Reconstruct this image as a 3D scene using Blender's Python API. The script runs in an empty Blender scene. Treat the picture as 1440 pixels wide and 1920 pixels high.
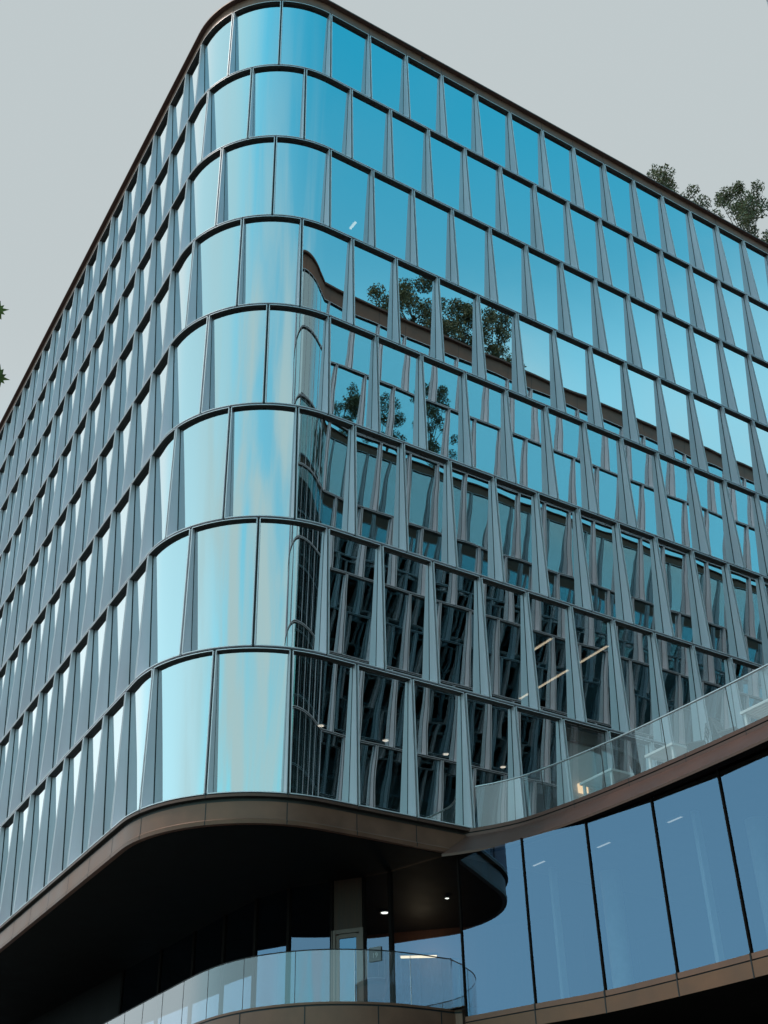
import bpy, bmesh, math, random
from mathutils import Vector, Matrix
random.seed(7)
SC = bpy.context.scene
COL = SC.collection

# ---------------------------------------------------------------- camera
ZT = 42.478                     # height of the top window row's head above the ground
FPX, YAW, PITCH, ROLL = 2235.05, 0.58124, 0.588909, -0.0255807
CAM = Vector((-9.81867, -23.42494, -40.82753 + ZT))
cy, sy, cp, sp, cr, sr = math.cos(YAW), math.sin(YAW), math.cos(PITCH), math.sin(PITCH), math.cos(ROLL), math.sin(ROLL)
FWD = Vector((sy * cp, cy * cp, sp))
R0 = Vector((cy, -sy, 0)); U0 = R0.cross(FWD)
RIGHT = R0 * cr + U0 * sr; UP = U0 * cr - R0 * sr
cd = bpy.data.cameras.new('camera'); cam = bpy.data.objects.new('camera', cd); COL.objects.link(cam)
cd.sensor_fit = 'VERTICAL'; cd.sensor_height = 36.0; cd.lens = 36.0 * FPX / 1920.0
cd.clip_start = 0.1; cd.clip_end = 5000
m = Matrix((RIGHT, UP, -FWD)).transposed().to_4x4(); m.translation = CAM
cam.matrix_world = m
SC.camera = cam
SC.render.resolution_x = 768; SC.render.resolution_y = 1024

# ---------------------------------------------------------------- sky, sun, exposure
SUN_AZ, SUN_EL = math.radians(-62), math.radians(58)      # azimuth from +y towards +x
W = bpy.data.worlds.new('World'); SC.world = W; W.use_nodes = True
nt = W.node_tree; nt.nodes.clear()
def wn(t, **k):
    n = nt.nodes.new(t)
    for a, b in k.items(): setattr(n, a, b)
    return n
L = nt.links.new
out = wn('ShaderNodeOutputWorld'); bg = wn('ShaderNodeBackground'); L(bg.outputs[0], out.inputs[0])
sky = wn('ShaderNodeTexSky', sky_type='NISHITA', sun_disc=False, sun_elevation=SUN_EL, sun_rotation=SUN_AZ)
sky.air_density = 1.0; sky.dust_density = 0.6; sky.ozone_density = 2.0
tc = wn('ShaderNodeTexCoord')
sep = wn('ShaderNodeSeparateXYZ'); L(tc.outputs['Generated'], sep.inputs[0])
tint = wn('ShaderNodeMix', data_type='RGBA', blend_type='MULTIPLY'); tint.inputs[0].default_value = 1
L(sky.outputs[0], tint.inputs[6]); tint.inputs[7].default_value = (0.30, 3.8, 3.2, 1)
# a bright veil of cloud covers the side of the sky behind the building
dot = wn('ShaderNodeVectorMath', operation='DOT_PRODUCT'); L(tc.outputs['Generated'], dot.inputs[0])
dot.inputs[1].default_value = Vector((-0.10, 0.97, 0.0)).normalized()
nz = wn('ShaderNodeTexNoise'); nz.inputs['Scale'].default_value = 2.6; nz.inputs['Detail'].default_value = 5
mp = wn('ShaderNodeMapping'); mp.inputs['Scale'].default_value = (1, 1, 1.0); L(tc.outputs['Generated'], mp.inputs[0]); L(mp.outputs[0], nz.inputs[0])
nadd = wn('ShaderNodeMath', operation='MULTIPLY_ADD'); L(nz.outputs[0], nadd.inputs[0]); nadd.inputs[1].default_value = 0.55; nadd.inputs[2].default_value = -0.275
sm = wn('ShaderNodeMath', operation='ADD'); L(dot.outputs['Value'], sm.inputs[0]); L(nadd.outputs[0], sm.inputs[1])
mr = wn('ShaderNodeMapRange', interpolation_type='SMOOTHSTEP'); L(sm.outputs[0], mr.inputs[0])
mr.inputs[1].default_value = -0.55; mr.inputs[2].default_value = 0.16
cl = wn('ShaderNodeMix', data_type='RGBA'); L(tint.outputs[2], cl.inputs[6]); CLIN = cl.inputs[6]
vb = wn('ShaderNodeMapRange', interpolation_type='SMOOTHSTEP'); vs = wn('ShaderNodeVectorMath', operation='SCALE'); vcm = wn('ShaderNodeMix', data_type='RGBA'); vcm.inputs[6].default_value = (5.25, 5.85, 6.0, 1); vcm.inputs[7].default_value = (3.9, 5.9, 6.5, 1)
vcx = wn('ShaderNodeMapRange', interpolation_type='SMOOTHSTEP'); L(sep.outputs[0], vcx.inputs[0]); vcx.inputs[1].default_value = -0.22; vcx.inputs[2].default_value = -0.62
L(vcx.outputs[0], vcm.inputs[0]); L(vcm.outputs[2], vs.inputs[0])
L(sep.outputs[2], vb.inputs[0]); vb.inputs[1].default_value = 0.7; vb.inputs[2].default_value = 0.2; vb.inputs[3].default_value = 1.0; vb.inputs[4].default_value = 1.4
vx = wn('ShaderNodeMapRange', interpolation_type='SMOOTHSTEP'); L(sep.outputs[0], vx.inputs[0]); vx.inputs[1].default_value = 0.02; vx.inputs[2].default_value = -0.18; vx.inputs[3].default_value = 1.0; vx.inputs[4].default_value = 1.7
vv = wn('ShaderNodeMath', operation='MULTIPLY'); L(vb.outputs[0], vv.inputs[0]); L(vx.outputs[0], vv.inputs[1]); L(vv.outputs[0], vs.inputs[3]); L(vs.outputs[0], cl.inputs[7])
gx = wn('ShaderNodeMapRange', interpolation_type='SMOOTHSTEP'); L(sep.outputs[0], gx.inputs[0]); gx.inputs[1].default_value = 0.12; gx.inputs[2].default_value = 0.30
gz = wn('ShaderNodeMapRange', interpolation_type='SMOOTHSTEP'); L(sep.outputs[2], gz.inputs[0]); gz.inputs[1].default_value = 0.64; gz.inputs[2].default_value = 0.52
gapm = wn('ShaderNodeMath', operation='MULTIPLY'); L(gx.outputs[0], gapm.inputs[0]); L(gz.outputs[0], gapm.inputs[1])
ginv = wn('ShaderNodeMath', operation='SUBTRACT'); ginv.inputs[0].default_value = 1; L(gapm.outputs[0], ginv.inputs[1])
vm = wn('ShaderNodeMath', operation='MULTIPLY'); L(mr.outputs[0], vm.inputs[0]); L(ginv.outputs[0], vm.inputs[1]); L(vm.outputs[0], cl.inputs[0])
gcol = wn('ShaderNodeMix', data_type='RGBA'); L(tint.outputs[2], gcol.inputs[6]); L(gcol.outputs[2], CLIN); L(gapm.outputs[0], gcol.inputs[0]); gcol.inputs[7].default_value = (3.2, 10.4, 13.8, 1)
# pale haze towards the horizon
hz = wn('ShaderNodeMapRange', interpolation_type='SMOOTHSTEP'); zx = wn('ShaderNodeMath', operation='MULTIPLY_ADD'); L(sep.outputs[0], zx.inputs[0]); zx.inputs[1].default_value = 0.10; L(sep.outputs[2], zx.inputs[2]); L(zx.outputs[0], hz.inputs[0])
hz.inputs[1].default_value = 0.83; hz.inputs[2].default_value = 0.46; hz.inputs[3].default_value = 0; hz.inputs[4].default_value = 0.95
# the haze and the broken cloud lie on the street side, not in the blue gap
yb = wn('ShaderNodeMapRange', interpolation_type='SMOOTHSTEP'); L(sep.outputs[1], yb.inputs[0])
yb.inputs[1].default_value = 0.35; yb.inputs[2].default_value = -0.25
hzy = wn('ShaderNodeMath', operation='MULTIPLY'); L(hz.outputs[0], hzy.inputs[0]); L(yb.outputs[0], hzy.inputs[1])
nz2 = wn('ShaderNodeTexNoise'); nz2.inputs['Scale'].default_value = 3.1; nz2.inputs['Detail'].default_value = 6; nz2.inputs['Distortion'].default_value = 0.4
mp2 = wn('ShaderNodeMapping'); mp2.inputs['Scale'].default_value = (1, 1, 1.6); mp2.inputs['Location'].default_value = (3.1, 0.4, 1.7); L(tc.outputs['Generated'], mp2.inputs[0]); L(mp2.outputs[0], nz2.inputs[0])
cd2 = wn('ShaderNodeMapRange', interpolation_type='SMOOTHSTEP'); L(nz2.outputs[0], cd2.inputs[0]); cd2.inputs[1].default_value = 0.38; cd2.inputs[2].default_value = 0.66; cd2.inputs[3].default_value = 0.38; cd2.inputs[4].default_value = 1.0
hzn = wn('ShaderNodeMath', operation='MULTIPLY'); L(hzy.outputs[0], hzn.inputs[0]); L(cd2.outputs[0], hzn.inputs[1])
hm = wn('ShaderNodeMix', data_type='RGBA'); L(hzn.outputs[0], hm.inputs[0]); L(cl.outputs[2], hm.inputs[6]); hm.inputs[7].default_value = (8.0, 9.5, 9.3, 1)
L(hm.outputs[2], bg.inputs[0]); bg.inputs[1].default_value = 0.1

sd = bpy.data.lights.new('sun', 'SUN'); sd.energy = 1.2; sd.angle = math.radians(12); sd.color = (1.0, 0.86, 0.74)
sun = bpy.data.objects.new('sun', sd); COL.objects.link(sun); sun.location = (-60, 40, 90)
sv = Vector((math.sin(SUN_AZ) * math.cos(SUN_EL), math.cos(SUN_AZ) * math.cos(SUN_EL), math.sin(SUN_EL)))
sun.rotation_euler = sv.to_track_quat('Z', 'Y').to_euler()
SC.view_settings.view_transform = 'Standard'; SC.view_settings.look = 'None'
SC.view_settings.exposure = 0.0; SC.view_settings.gamma = 1
SC.render.engine = 'CYCLES'
SC.cycles.max_bounces = 10; SC.cycles.glossy_bounces = 6; SC.cycles.transparent_max_bounces = 16; SC.cycles.diffuse_bounces = 3

# ---------------------------------------------------------------- materials
def mat(name):
    mm = bpy.data.materials.new(name); mm.use_nodes = True
    return mm, mm.node_tree, mm.node_tree.nodes['Principled BSDF']
def simple(name, col, rough=0.5, metal=0.0, var=0.12, scale=2.5, bump=0.0, spec=0.5, streak=None):
    mm, t, b = mat(name)
    b.inputs['Roughness'].default_value = rough; b.inputs['Metallic'].default_value = metal
    b.inputs['Specular IOR Level'].default_value = spec
    g = t.nodes.new('ShaderNodeNewGeometry')
    n = t.nodes.new('ShaderNodeTexNoise'); n.inputs['Scale'].default_value = scale; n.inputs['Detail'].default_value = 6
    v = g.outputs['Position']
    if streak:
        mpp = t.nodes.new('ShaderNodeMapping'); mpp.inputs['Scale'].default_value = streak; t.links.new(v, mpp.inputs[0]); v = mpp.outputs[0]
    t.links.new(v, n.inputs['Vector'])
    r = t.nodes.new('ShaderNodeMapRange'); t.links.new(n.outputs[0], r.inputs[0])
    r.inputs[1].default_value = 0.3; r.inputs[2].default_value = 0.7; r.inputs[3].default_value = 1 - var; r.inputs[4].default_value = 1 + var
    mx = t.nodes.new('ShaderNodeMix'); mx.data_type = 'RGBA'; mx.blend_type = 'MULTIPLY'; mx.inputs[0].default_value = 1
    mx.inputs[6].default_value = (*col, 1); t.links.new(r.outputs[0], mx.inputs[7]); t.links.new(mx.outputs[2], b.inputs['Base Color'])
    r2 = t.nodes.new('ShaderNodeMapRange'); t.links.new(n.outputs[0], r2.inputs[0])
    r2.inputs[1].default_value = 0.3; r2.inputs[2].default_value = 0.7; r2.inputs[3].default_value = max(0, rough - 0.06); r2.inputs[4].default_value = min(1, rough + 0.06)
    t.links.new(r2.outputs[0], b.inputs['Roughness'])
    if bump:
        bp = t.nodes.new('ShaderNodeBump'); bp.inputs['Strength'].default_value = 1; bp.inputs['Distance'].default_value = bump
        t.links.new(n.outputs[0], bp.inputs['Height']); t.links.new(bp.outputs[0], b.inputs['Normal'])
    return mm
def glass(name, f0, refl, trans, wob=0.0, wscale=0.8, power=5.0, sky_sheen=0.0):
    mm = bpy.data.materials.new(name); mm.use_nodes = True; t = mm.node_tree; t.nodes.clear()
    N = t.nodes.new; K = t.links.new
    o = N('ShaderNodeOutputMaterial'); g = N('ShaderNodeNewGeometry')
    d = N('ShaderNodeVectorMath'); d.operation = 'DOT_PRODUCT'; K(g.outputs['Normal'], d.inputs[0]); K(g.outputs['Incoming'], d.inputs[1])
    a = N('ShaderNodeMath'); a.operation = 'ABSOLUTE'; K(d.outputs['Value'], a.inputs[0])
    s = N('ShaderNodeMath'); s.operation = 'SUBTRACT'; s.inputs[0].default_value = 1; K(a.outputs[0], s.inputs[1])
    p = N('ShaderNodeMath'); p.operation = 'POWER'; K(s.outputs[0], p.inputs[0]); p.inputs[1].default_value = power
    f = N('ShaderNodeMath'); f.operation = 'MULTIPLY_ADD'; K(p.outputs[0], f.inputs[0]); f.inputs[1].default_value = 1 - f0; f.inputs[2].default_value = f0
    # reflection tint fades to white at grazing angles
    c = N('ShaderNodeMix'); c.data_type = 'RGBA'; K(p.outputs[0], c.inputs[0]); c.inputs[6].default_value = (*refl, 1); c.inputs[7].default_value = (1, 1, 1, 1)
    gl = N('ShaderNodeBsdfGlossy'); gl.inputs['Roughness'].default_value = 0.0; K(c.outputs[2], gl.inputs['Color'])
    tr = N('ShaderNodeBsdfTransparent'); tr.inputs['Color'].default_value = (*trans, 1)
    under = tr.outputs[0]
    if sky_sheen:
        df = N('ShaderNodeBsdfDiffuse'); df.inputs['Color'].default_value = (0.55, 0.57, 0.58, 1)  # milky diffuse share, stands in for sky reflected in the pane
        mf = N('ShaderNodeMixShader'); mf.inputs[0].default_value = sky_sheen; K(tr.outputs[0], mf.inputs[1]); K(df.outputs[0], mf.inputs[2]); under = mf.outputs[0]
    mx = N('ShaderNodeMixShader'); K(f.outputs[0], mx.inputs[0]); K(under, mx.inputs[1]); K(gl.outputs[0], mx.inputs[2])
    if wob:
        n = N('ShaderNodeTexNoise'); n.inputs['Scale'].default_value = wscale; n.inputs['Detail'].default_value = 1.0; n.inputs['Roughness'].default_value = 0.4
        K(g.outputs['Position'], n.inputs['Vector'])
        b = N('ShaderNodeBump'); b.inputs['Strength'].default_value = 1; b.inputs['Distance'].default_value = wob
        K(n.outputs[0], b.inputs['Height']); K(b.outputs[0], gl.inputs['Normal'])
    K(mx.outputs[0], o.inputs[0])
    return mm
def emis(name, col, s):
    mm = bpy.data.materials.new(name); mm.use_nodes = True; t = mm.node_tree; t.nodes.clear()
    o = t.nodes.new('ShaderNodeOutputMaterial'); e = t.nodes.new('ShaderNodeEmission'); e.inputs[0].default_value = (*col, 1); e.inputs[1].default_value = s
    t.links.new(e.outputs[0], o.inputs[0]); return mm

M = {}
M['frame'] = simple('pale anodised aluminium', (0.80, 0.76, 0.79), 0.38, 0.15, 0.06)
M['reveal'] = simple('satin blue grey metal', (0.70, 0.615, 0.665), 0.38, 0.38, 0.14, 1.2, streak=(1, 1, 0.15))
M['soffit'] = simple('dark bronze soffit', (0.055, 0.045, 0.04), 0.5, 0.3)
M['gap'] = simple('black gasket', (0.012, 0.013, 0.015), 0.6)
M['glass'] = glass('reflective blue glazing', 0.58, (0.82, 0.97, 1.0), (0.30, 0.29, 0.27), 0.0022, 0.6, 2.8)
M['bronze'] = simple('bronze metal panel', (0.20, 0.088, 0.054), 0.48, 0.25, 0.2, 1.5)
M['bronze_dark'] = simple('dark bronze coping', (0.12, 0.055, 0.038), 0.5, 0.3, 0.1)
M['podium_bronze'] = simple('dark bronze sheet', (0.125, 0.052, 0.037), 0.45, 0.25, 0.10, 1.5)
M['floor_bronze'] = simple('orange bronze sheet', (0.19, 0.082, 0.042), 0.5, 0.25, 0.18, 1.5)
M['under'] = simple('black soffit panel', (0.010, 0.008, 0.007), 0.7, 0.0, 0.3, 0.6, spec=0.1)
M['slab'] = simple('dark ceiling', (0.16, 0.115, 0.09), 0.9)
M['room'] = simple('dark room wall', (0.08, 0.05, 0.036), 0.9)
M['roof'] = simple('roof gravel', (0.18, 0.17, 0.16), 0.95, 0, 0.25, 8)
M['podglass'] = glass('blue tinted podium glass', 0.45, (0.20, 0.32, 0.47), (0.62, 0.70, 0.72), 0.002, 0.5)
M['railglass'] = glass('clear balustrade glass', 0.12, (0.95, 0.97, 1.0), (0.88, 0.90, 0.90), 0.0008, 0.7, 4.0, sky_sheen=0.10)
M['mullion'] = simple('black bronze mullion', (0.012, 0.008, 0.007), 0.8, 0.0, spec=0.05)
M['steel'] = simple('brushed steel rail', (0.62, 0.62, 0.63), 0.3, 0.9, 0.05)
M['darkrail'] = simple('dark steel rail', (0.05, 0.045, 0.045), 0.4, 0.6)
M['wood'] = simple('brown timber panel', (0.06, 0.022, 0.010), 0.6, 0, 0.25, 3, streak=(6, 6, 0.5))
M['deck'] = simple('pale paving', (0.28, 0.27, 0.26), 0.9)
M['column'] = simple('white painted column', (0.72, 0.74, 0.74), 0.6)
M['white'] = simple('white powder coat', (0.74, 0.74, 0.73), 0.4)
M['chair'] = simple('charcoal chair frame', (0.07, 0.07, 0.075), 0.5)
M['backing'] = simple('pale grey blind', (0.50, 0.47, 0.46), 0.9, 0, 0.05)
M['asphalt'] = simple('asphalt', (0.05, 0.05, 0.052), 0.9, 0, 0.25, 12, 0.01)
M['paving'] = simple('grey pavement', (0.16, 0.155, 0.15), 0.85, 0, 0.15, 3)
M['bark'] = simple('bark', (0.07, 0.05, 0.035), 0.9, 0, 0.3, 6, 0.02)
M['leaf'] = simple('olive leaf', (0.13, 0.12, 0.05), 0.6, 0, 0.45, 1.7)
M['maple'] = simple('maple leaf', (0.11, 0.14, 0.025), 0.5, 0, 0.5, 18)
M['lamp'] = emis('white lamp', (1.0, 0.95, 0.85), 4.5)
M['tube'] = emis('warm white tube', (1.0, 0.88, 0.66), 3.2)
M['dim'] = emis('dim tube', (1.0, 0.95, 0.85), 0.7)
M['warm'] = emis('warm cove light', (1.0, 0.72, 0.42), 4)
M['amber'] = emis('amber lamp', (1.0, 0.66, 0.35), 1.6)
M['sign'] = simple('grey sign plate', (0.30, 0.29, 0.31), 0.5)
M['sign_text'] = simple('pale sign digits', (0.85, 0.85, 0.85), 0.5)

# ---------------------------------------------------------------- helpers
class MB:
    def __init__(s): s.v = []; s.f = []; s.mi = []; s.mats = []; s.sm = []
    def slot(s, k):
        if k not in s.mats: s.mats.append(k)
        return s.mats.index(k)
    def quad(s, pts, k, smooth=False):
        i = len(s.v); s.v.extend([tuple(p) for p in pts]); s.f.append(tuple(range(i, i + len(pts)))); s.mi.append(s.slot(k)); s.sm.append(smooth)
    def strip(s, A, B, k, smooth=False):
        i = len(s.v); n = len(A); s.v.extend([tuple(p) for p in A]); s.v.extend([tuple(p) for p in B]); mi = s.slot(k)
        for j in range(n - 1):
            s.f.append((i + j, i + j + 1, i + n + j + 1, i + n + j)); s.mi.append(mi); s.sm.append(smooth)
    def box(s, c, hx, hy, hz, k, ax=None):
        X, Y, Z = ax or (Vector((1, 0, 0)), Vector((0, 1, 0)), Vector((0, 0, 1)))
        c = Vector(c); P = [c + X * (hx * a) + Y * (hy * b) + Z * (hz * d) for a in (-1, 1) for b in (-1, 1) for d in (-1, 1)]
        i = len(s.v); s.v.extend([tuple(p) for p in P]); mi = s.slot(k)
        for f in ((0, 1, 3, 2), (4, 6, 7, 5), (0, 4, 5, 1), (2, 3, 7, 6), (0, 2, 6, 4), (1, 5, 7, 3)):
            s.f.append(tuple(i + q for q in f)); s.mi.append(mi); s.sm.append(False)
    def bar(s, a, b, w, k, w2=None, n=4):
        a, b = Vector(a), Vector(b); d = (b - a).normalized()
        x = d.cross(Vector((0, 0, 1)))
        if x.length < 1e-3: x = Vector((1, 0, 0))
        x.normalize(); y = x.cross(d); w2 = w if w2 is None else w2
        i = len(s.v); mi = s.slot(k); o = math.pi / 4 if n == 4 else 0
        for c, r in ((a, w), (b, w2)):
            for j in range(n):
                t = o + 2 * math.pi * j / n; s.v.append(tuple(c + (x * math.cos(t) + y * math.sin(t)) * r))
        for j in range(n):
            s.f.append((i + j, i + (j + 1) % n, i + n + (j + 1) % n, i + n + j)); s.mi.append(mi); s.sm.append(n > 4)
        s.f.append(tuple(i + j for j in range(n))); s.f.append(tuple(i + n + j for j in reversed(range(n))))
        s.mi += [mi, mi]; s.sm += [False, False]
    def path(s, pts, r, k, n=6):
        for a, b in zip(pts, pts[1:]): s.bar(a, b, r, k, n=n)
    def tube(s, pts, r, k, n=8):
        i = len(s.v); mi = s.slot(k); P = [Vector(p) for p in pts]
        for q, p in enumerate(P):
            d = (P[min(q + 1, len(P) - 1)] - P[max(q - 1, 0)]).normalized(); x = d.cross(Vector((0, 0, 1))).normalized(); y = x.cross(d)
            for j in range(n): a = 2 * math.pi * j / n; s.v.append(tuple(p + (x * math.cos(a) + y * math.sin(a)) * r))
        for q in range(len(P) - 1):
            for j in range(n): s.f.append((i + q * n + j, i + q * n + (j + 1) % n, i + (q + 1) * n + (j + 1) % n, i + (q + 1) * n + j)); s.mi.append(mi); s.sm.append(True)
    def build(s, name, parent=None, kind=None):
        me = bpy.data.meshes.new(name); me.from_pydata(s.v, [], s.f)
        for k in s.mats: me.materials.append(M[k])
        me.polygons.foreach_set('material_index', s.mi); me.polygons.foreach_set('use_smooth', s.sm); me.update()
        o = bpy.data.objects.new(name, me); COL.objects.link(o)
        if parent is not None:
            o.parent = parent; o.matrix_parent_inverse = Matrix.Translation(parent_loc(parent)).inverted()
        if kind: o['kind'] = kind
        return o
def parent_loc(p):
    l = Vector(p.location)
    while p.parent is not None:
        p = p.parent
        if p.type == 'EMPTY': l = l + Vector(p.location)
    return l if True else l
def thing(name, label, cat, loc=(0, 0, 0), group=None):
    o = bpy.data.objects.new(name, None); COL.objects.link(o); o.location = loc; o.empty_display_size = 0.3
    o['label'] = label; o['category'] = cat
    if group: o['group'] = group
    return o
def tag(o, label, cat, group=None):
    o['label'] = label; o['category'] = cat
    if group: o['group'] = group
    return o
def tag_structure(o): o['kind'] = 'structure'; return o
def V(xy, z): return (xy[0], xy[1], z)

# ---------------------------------------------------------------- tower geometry
TH = 1.534249; RC = 3.62; TURN = math.pi - TH; ARC = RC * TURN; TT = RC * math.tan(TURN / 2)
HF = 3.86845; H9 = 3.79031; ROWS = 8
BASE = ZT - 7 * HF - H9
E2 = Vector((math.cos(TH), math.sin(TH)))
NL = Vector((math.sin(TH), -math.cos(TH)))
def plan(s):
    """point and inward normal on the tower outline; s runs along the right face from its tangent point, negative round the corner"""
    if s >= 0: return Vector((TT + s, 0)), Vector((0, 1))
    if s <= -ARC: return E2 * (TT - ARC - s), NL.copy()
    a = -s / RC; d = Vector((-math.sin(a), -math.cos(a)))
    return Vector((TT, RC)) + d * RC, -d
WING_D = 16.77
def plan_wing(s):
    p, n = plan(s); return Vector((p[0], -WING_D - p[1])), Vector((n[0], -n[1]))
def samples(s0, s1):
    """parameters along the outline, close together round the corner"""
    cuts = [s0]
    lo, hi = max(s0, -ARC), min(s1, 0)
    if hi - lo > 1e-6:
        if lo > s0 + 1e-6: cuts.append(lo)
        n = max(1, int(math.ceil((hi - lo) / 0.22)))
        cuts += [lo + (hi - lo) * i / n for i in range(1, n + 1)]
    if s1 > cuts[-1] + 1e-6: cuts.append(s1)
    return cuts
def dividers(odd, smin, smax):
    r = [(0.378 if odd else 1.228) + 1.7 * k - TT for k in range(2, 60)]
    if odd: r[0] = 0.0
    A = [-ARC / 3, -2 * ARC / 3, -ARC] if odd else [-ARC / 6, -ARC / 2, -5 * ARC / 6]
    l = [-ARC - ((0.191 if odd else 1.041) + 1.7 * k - TT) for k in range(3 if odd else 2, 40)]
    a = sorted(r + A + l)
    return [x for x in a if smin <= x <= smax]
GAP, FW, DT, DB = 0.030, 0.022, 0.13, 0.37
def unit(fn, s0, s1, z0, z1, fr, rv, so, pn, gk='glass'):
    """one window: frame into fr, side reveals and sill into rv, head soffit into so, pane into pn"""
    def line(ss, z, d): 
        o = []
        for s in ss:
            p, n = fn(s); dd = d; o.append((p[0] + n[0] * dd, p[1] + n[1] * dd, z))
        return o
    S = samples(s0, s1)
    def inset(k): 
        return [s0 + k] + [s for s in S[1:-1] if s0 + k + .01 < s < s1 - k - .01] + [s1 - k]
    Sa, So, Si = inset(0), inset(GAP), inset(GAP + FW)
    za0, za1, zo0, zo1, zi0, zi1 = z0, z1, z0 + GAP, z1 - GAP, z0 + GAP + FW, z1 - GAP - FW
    # flange in the gap
    D1 = 0.07
    fr.strip(line(So, zo1, D1), line([s0] + So[1:-1] + [s1], za1, D1), 'gap'); fr.strip(line([s0] + So[1:-1] + [s1], za0, D1), line(So, zo0, D1), 'gap')
    for a, b in ((s0, s0 + GAP), (s1 - GAP, s1)):
        fr.strip(line([a, b], zo0, D1), line([a, b], zo1, D1), 'gap')
    # outer cheeks and front ring
    fr.strip(line(So, zo1, 0), line(So, zo1, D1), 'frame'); fr.strip(line(So, zo0, D1), line(So, zo0, 0), 'frame')
    for s in (s0 + GAP, s1 - GAP):
        fr.quad([line([s], zo0, 0)[0], line([s], zo0, D1)[0], line([s], zo1, D1)[0], line([s], zo1, 0)[0]], 'frame')
    Sm = [So[0]] + Si[1:-1] + [So[-1]]
    fr.strip(line(Si, zi1, 0), line(Sm, zo1, 0), 'frame'); fr.strip(line(Sm, zo0, 0), line(Si, zi0, 0), 'frame')
    for a, b in ((s0 + GAP, s0 + GAP + FW), (s1 - GAP - FW, s1 - GAP)):
        fr.strip(line([a, b], zi0, 0), line([a, b], zi1, 0), 'frame')
    # reveals
    G = 0.02
    for s in (s0 + GAP + FW, s1 - GAP - FW):
        q = [line([s], zi0, 0)[0], line([s], zi0, DB - G)[0], line([s], zi1, DT - G)[0], line([s], zi1, 0)[0]]
        rv.quad(q, 'reveal')
        rv.quad([line([s], zi0, DB - G)[0], line([s], zi0, DB + .01)[0], line([s], zi1, DT + .01)[0], line([s], zi1, DT - G)[0]], 'gap')
    rv.strip(line(Si, zi0, 0), line(Si, zi0, DB - G), 'frame'); rv.strip(line(Si, zi0, DB - G), line(Si, zi0, DB + .01), 'gap')
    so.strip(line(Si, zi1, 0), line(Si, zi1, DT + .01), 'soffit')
    pn.strip(line(Si, zi0, DB), line(Si, zi1, DT), gk, smooth=len(Si) > 2)
def project(p):
    d = Vector(p) - CAM; z = d.dot(FWD)
    if z <= 0.1: return None
    return 720 + FPX * d.dot(RIGHT) / z, 960 - FPX * d.dot(UP) / z
def row_z(r):
    z1 = ZT - r * HF; return (z1 - (H9 if r == 7 else HF)), z1
def shown_area(s0, s1, z0, z1):
    q = []
    for s, z in ((s0, z0), (s1, z0), (s1, z1), (s0, z1)):
        t = project(V(plan(s)[0], z))
        if t is None: return 0
        q.append((min(max(t[0], 0), 1440), min(max(t[1], 0), 1920)))
    return abs(sum(q[i][0] * q[(i + 1) % 4][1] - q[(i + 1) % 4][0] * q[i][1] for i in range(4))) / 2

tower = thing('office_tower', 'tall office tower with a rounded corner and staggered tilted blue windows above a black overhang', 'building', (12, 12, 0))
SMAX, SMIN = 90.0, -44.0
units = []
for r in range(ROWS):
    z0, z1 = row_z(r); D = dividers(r % 2 == 0, SMIN, SMAX)
    for a, b in zip(D, D[1:]): units.append((shown_area(a, b, z0, z1), a, b, z0, z1, r))
units.sort(key=lambda u: -u[0])
for u in units[:100]:
    fr, rv, so, pn = MB(), MB(), MB(), MB()
    clear = u[5] == 7 and abs(u[1] + TT - 11.43) < .3          # the clear terrace door bay
    unit(plan, u[1], u[2], u[3], u[4], fr, rv, so, pn, 'railglass' if clear else 'glass')
    w = fr.build('window', tower)
    for b_, n_ in ((rv, 'reveal'), (so, 'head_soffit'), (pn, 'pane')):
        o = b_.build(n_); o.parent = w; o.matrix_parent_inverse = Matrix.Translation(Vector(tower.location)).inverted() @ Matrix.Translation(Vector(tower.location))
rest = MB()
for u in units[100:]: unit(plan, u[1], u[2], u[3], u[4], rest, rest, rest, rest)
rest.build('windows', tower, kind='stuff')

def sweep(mb, fn, prof, s0, s1, smooth=True):
    """profile points (depth inward, height, material of the face to the next point)"""
    S = samples(s0, s1)
    # plain lengths also get cut so the shading noise stays even
    for (d0, h0, k), (d1, h1, _) in zip(prof, prof[1:]):
        A = [V(fn(s)[0] + fn(s)[1] * d0, h0) for s in S]; B = [V(fn(s)[0] + fn(s)[1] * d1, h1) for s in S]
        mb.strip(A, B, k, smooth)
def joints(mb, fn, prof, ss, w=0.014, out=0.003):
    for s in ss:
        for (d0, h0, _), (d1, h1, _) in zip(prof, prof[1:]):
            n2 = Vector((h0 - h1, d1 - d0)); 
            if n2.length < 1e-6: continue
            n2.normalize()
            q = []
            for t, d, h in ((s - w, d0, h0), (s + w, d0, h0), (s + w, d1, h1), (s - w, d1, h1)):
                p, n = fn(t); q.append(V(p + n * (d - out * abs(n2[0])), h - out * abs(n2[1]) * (1 if d1 > d0 or True else -1)))
            mb.quad(q, 'gap')
def parapet_prof(z):
    return [(0.03, z, 'bronze'), (0.03, z + 0.46, 'bronze_dark'), (-0.14, z + 0.48, 'bronze_dark'), (-0.14, z + 0.54, 'bronze_dark'), (0.55, z + 0.56, 'bronze_dark'), (0.55, z - 0.2, 'bronze_dark')]
def base_prof(z):
    return [(-0.005, z, 'bronze_dark'), (-0.005, z - 0.065, 'soffit'), (0.12, z - 0.065, 'soffit'), (0.12, z - 0.16, 'bronze'), (0.08, z - 0.16, 'bronze'),
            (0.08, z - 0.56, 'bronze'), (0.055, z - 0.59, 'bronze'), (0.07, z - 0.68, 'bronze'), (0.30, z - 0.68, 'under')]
DV_TOP = dividers(True, SMIN, SMAX); DV_BOT = dividers(False, SMIN, SMAX)
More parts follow.
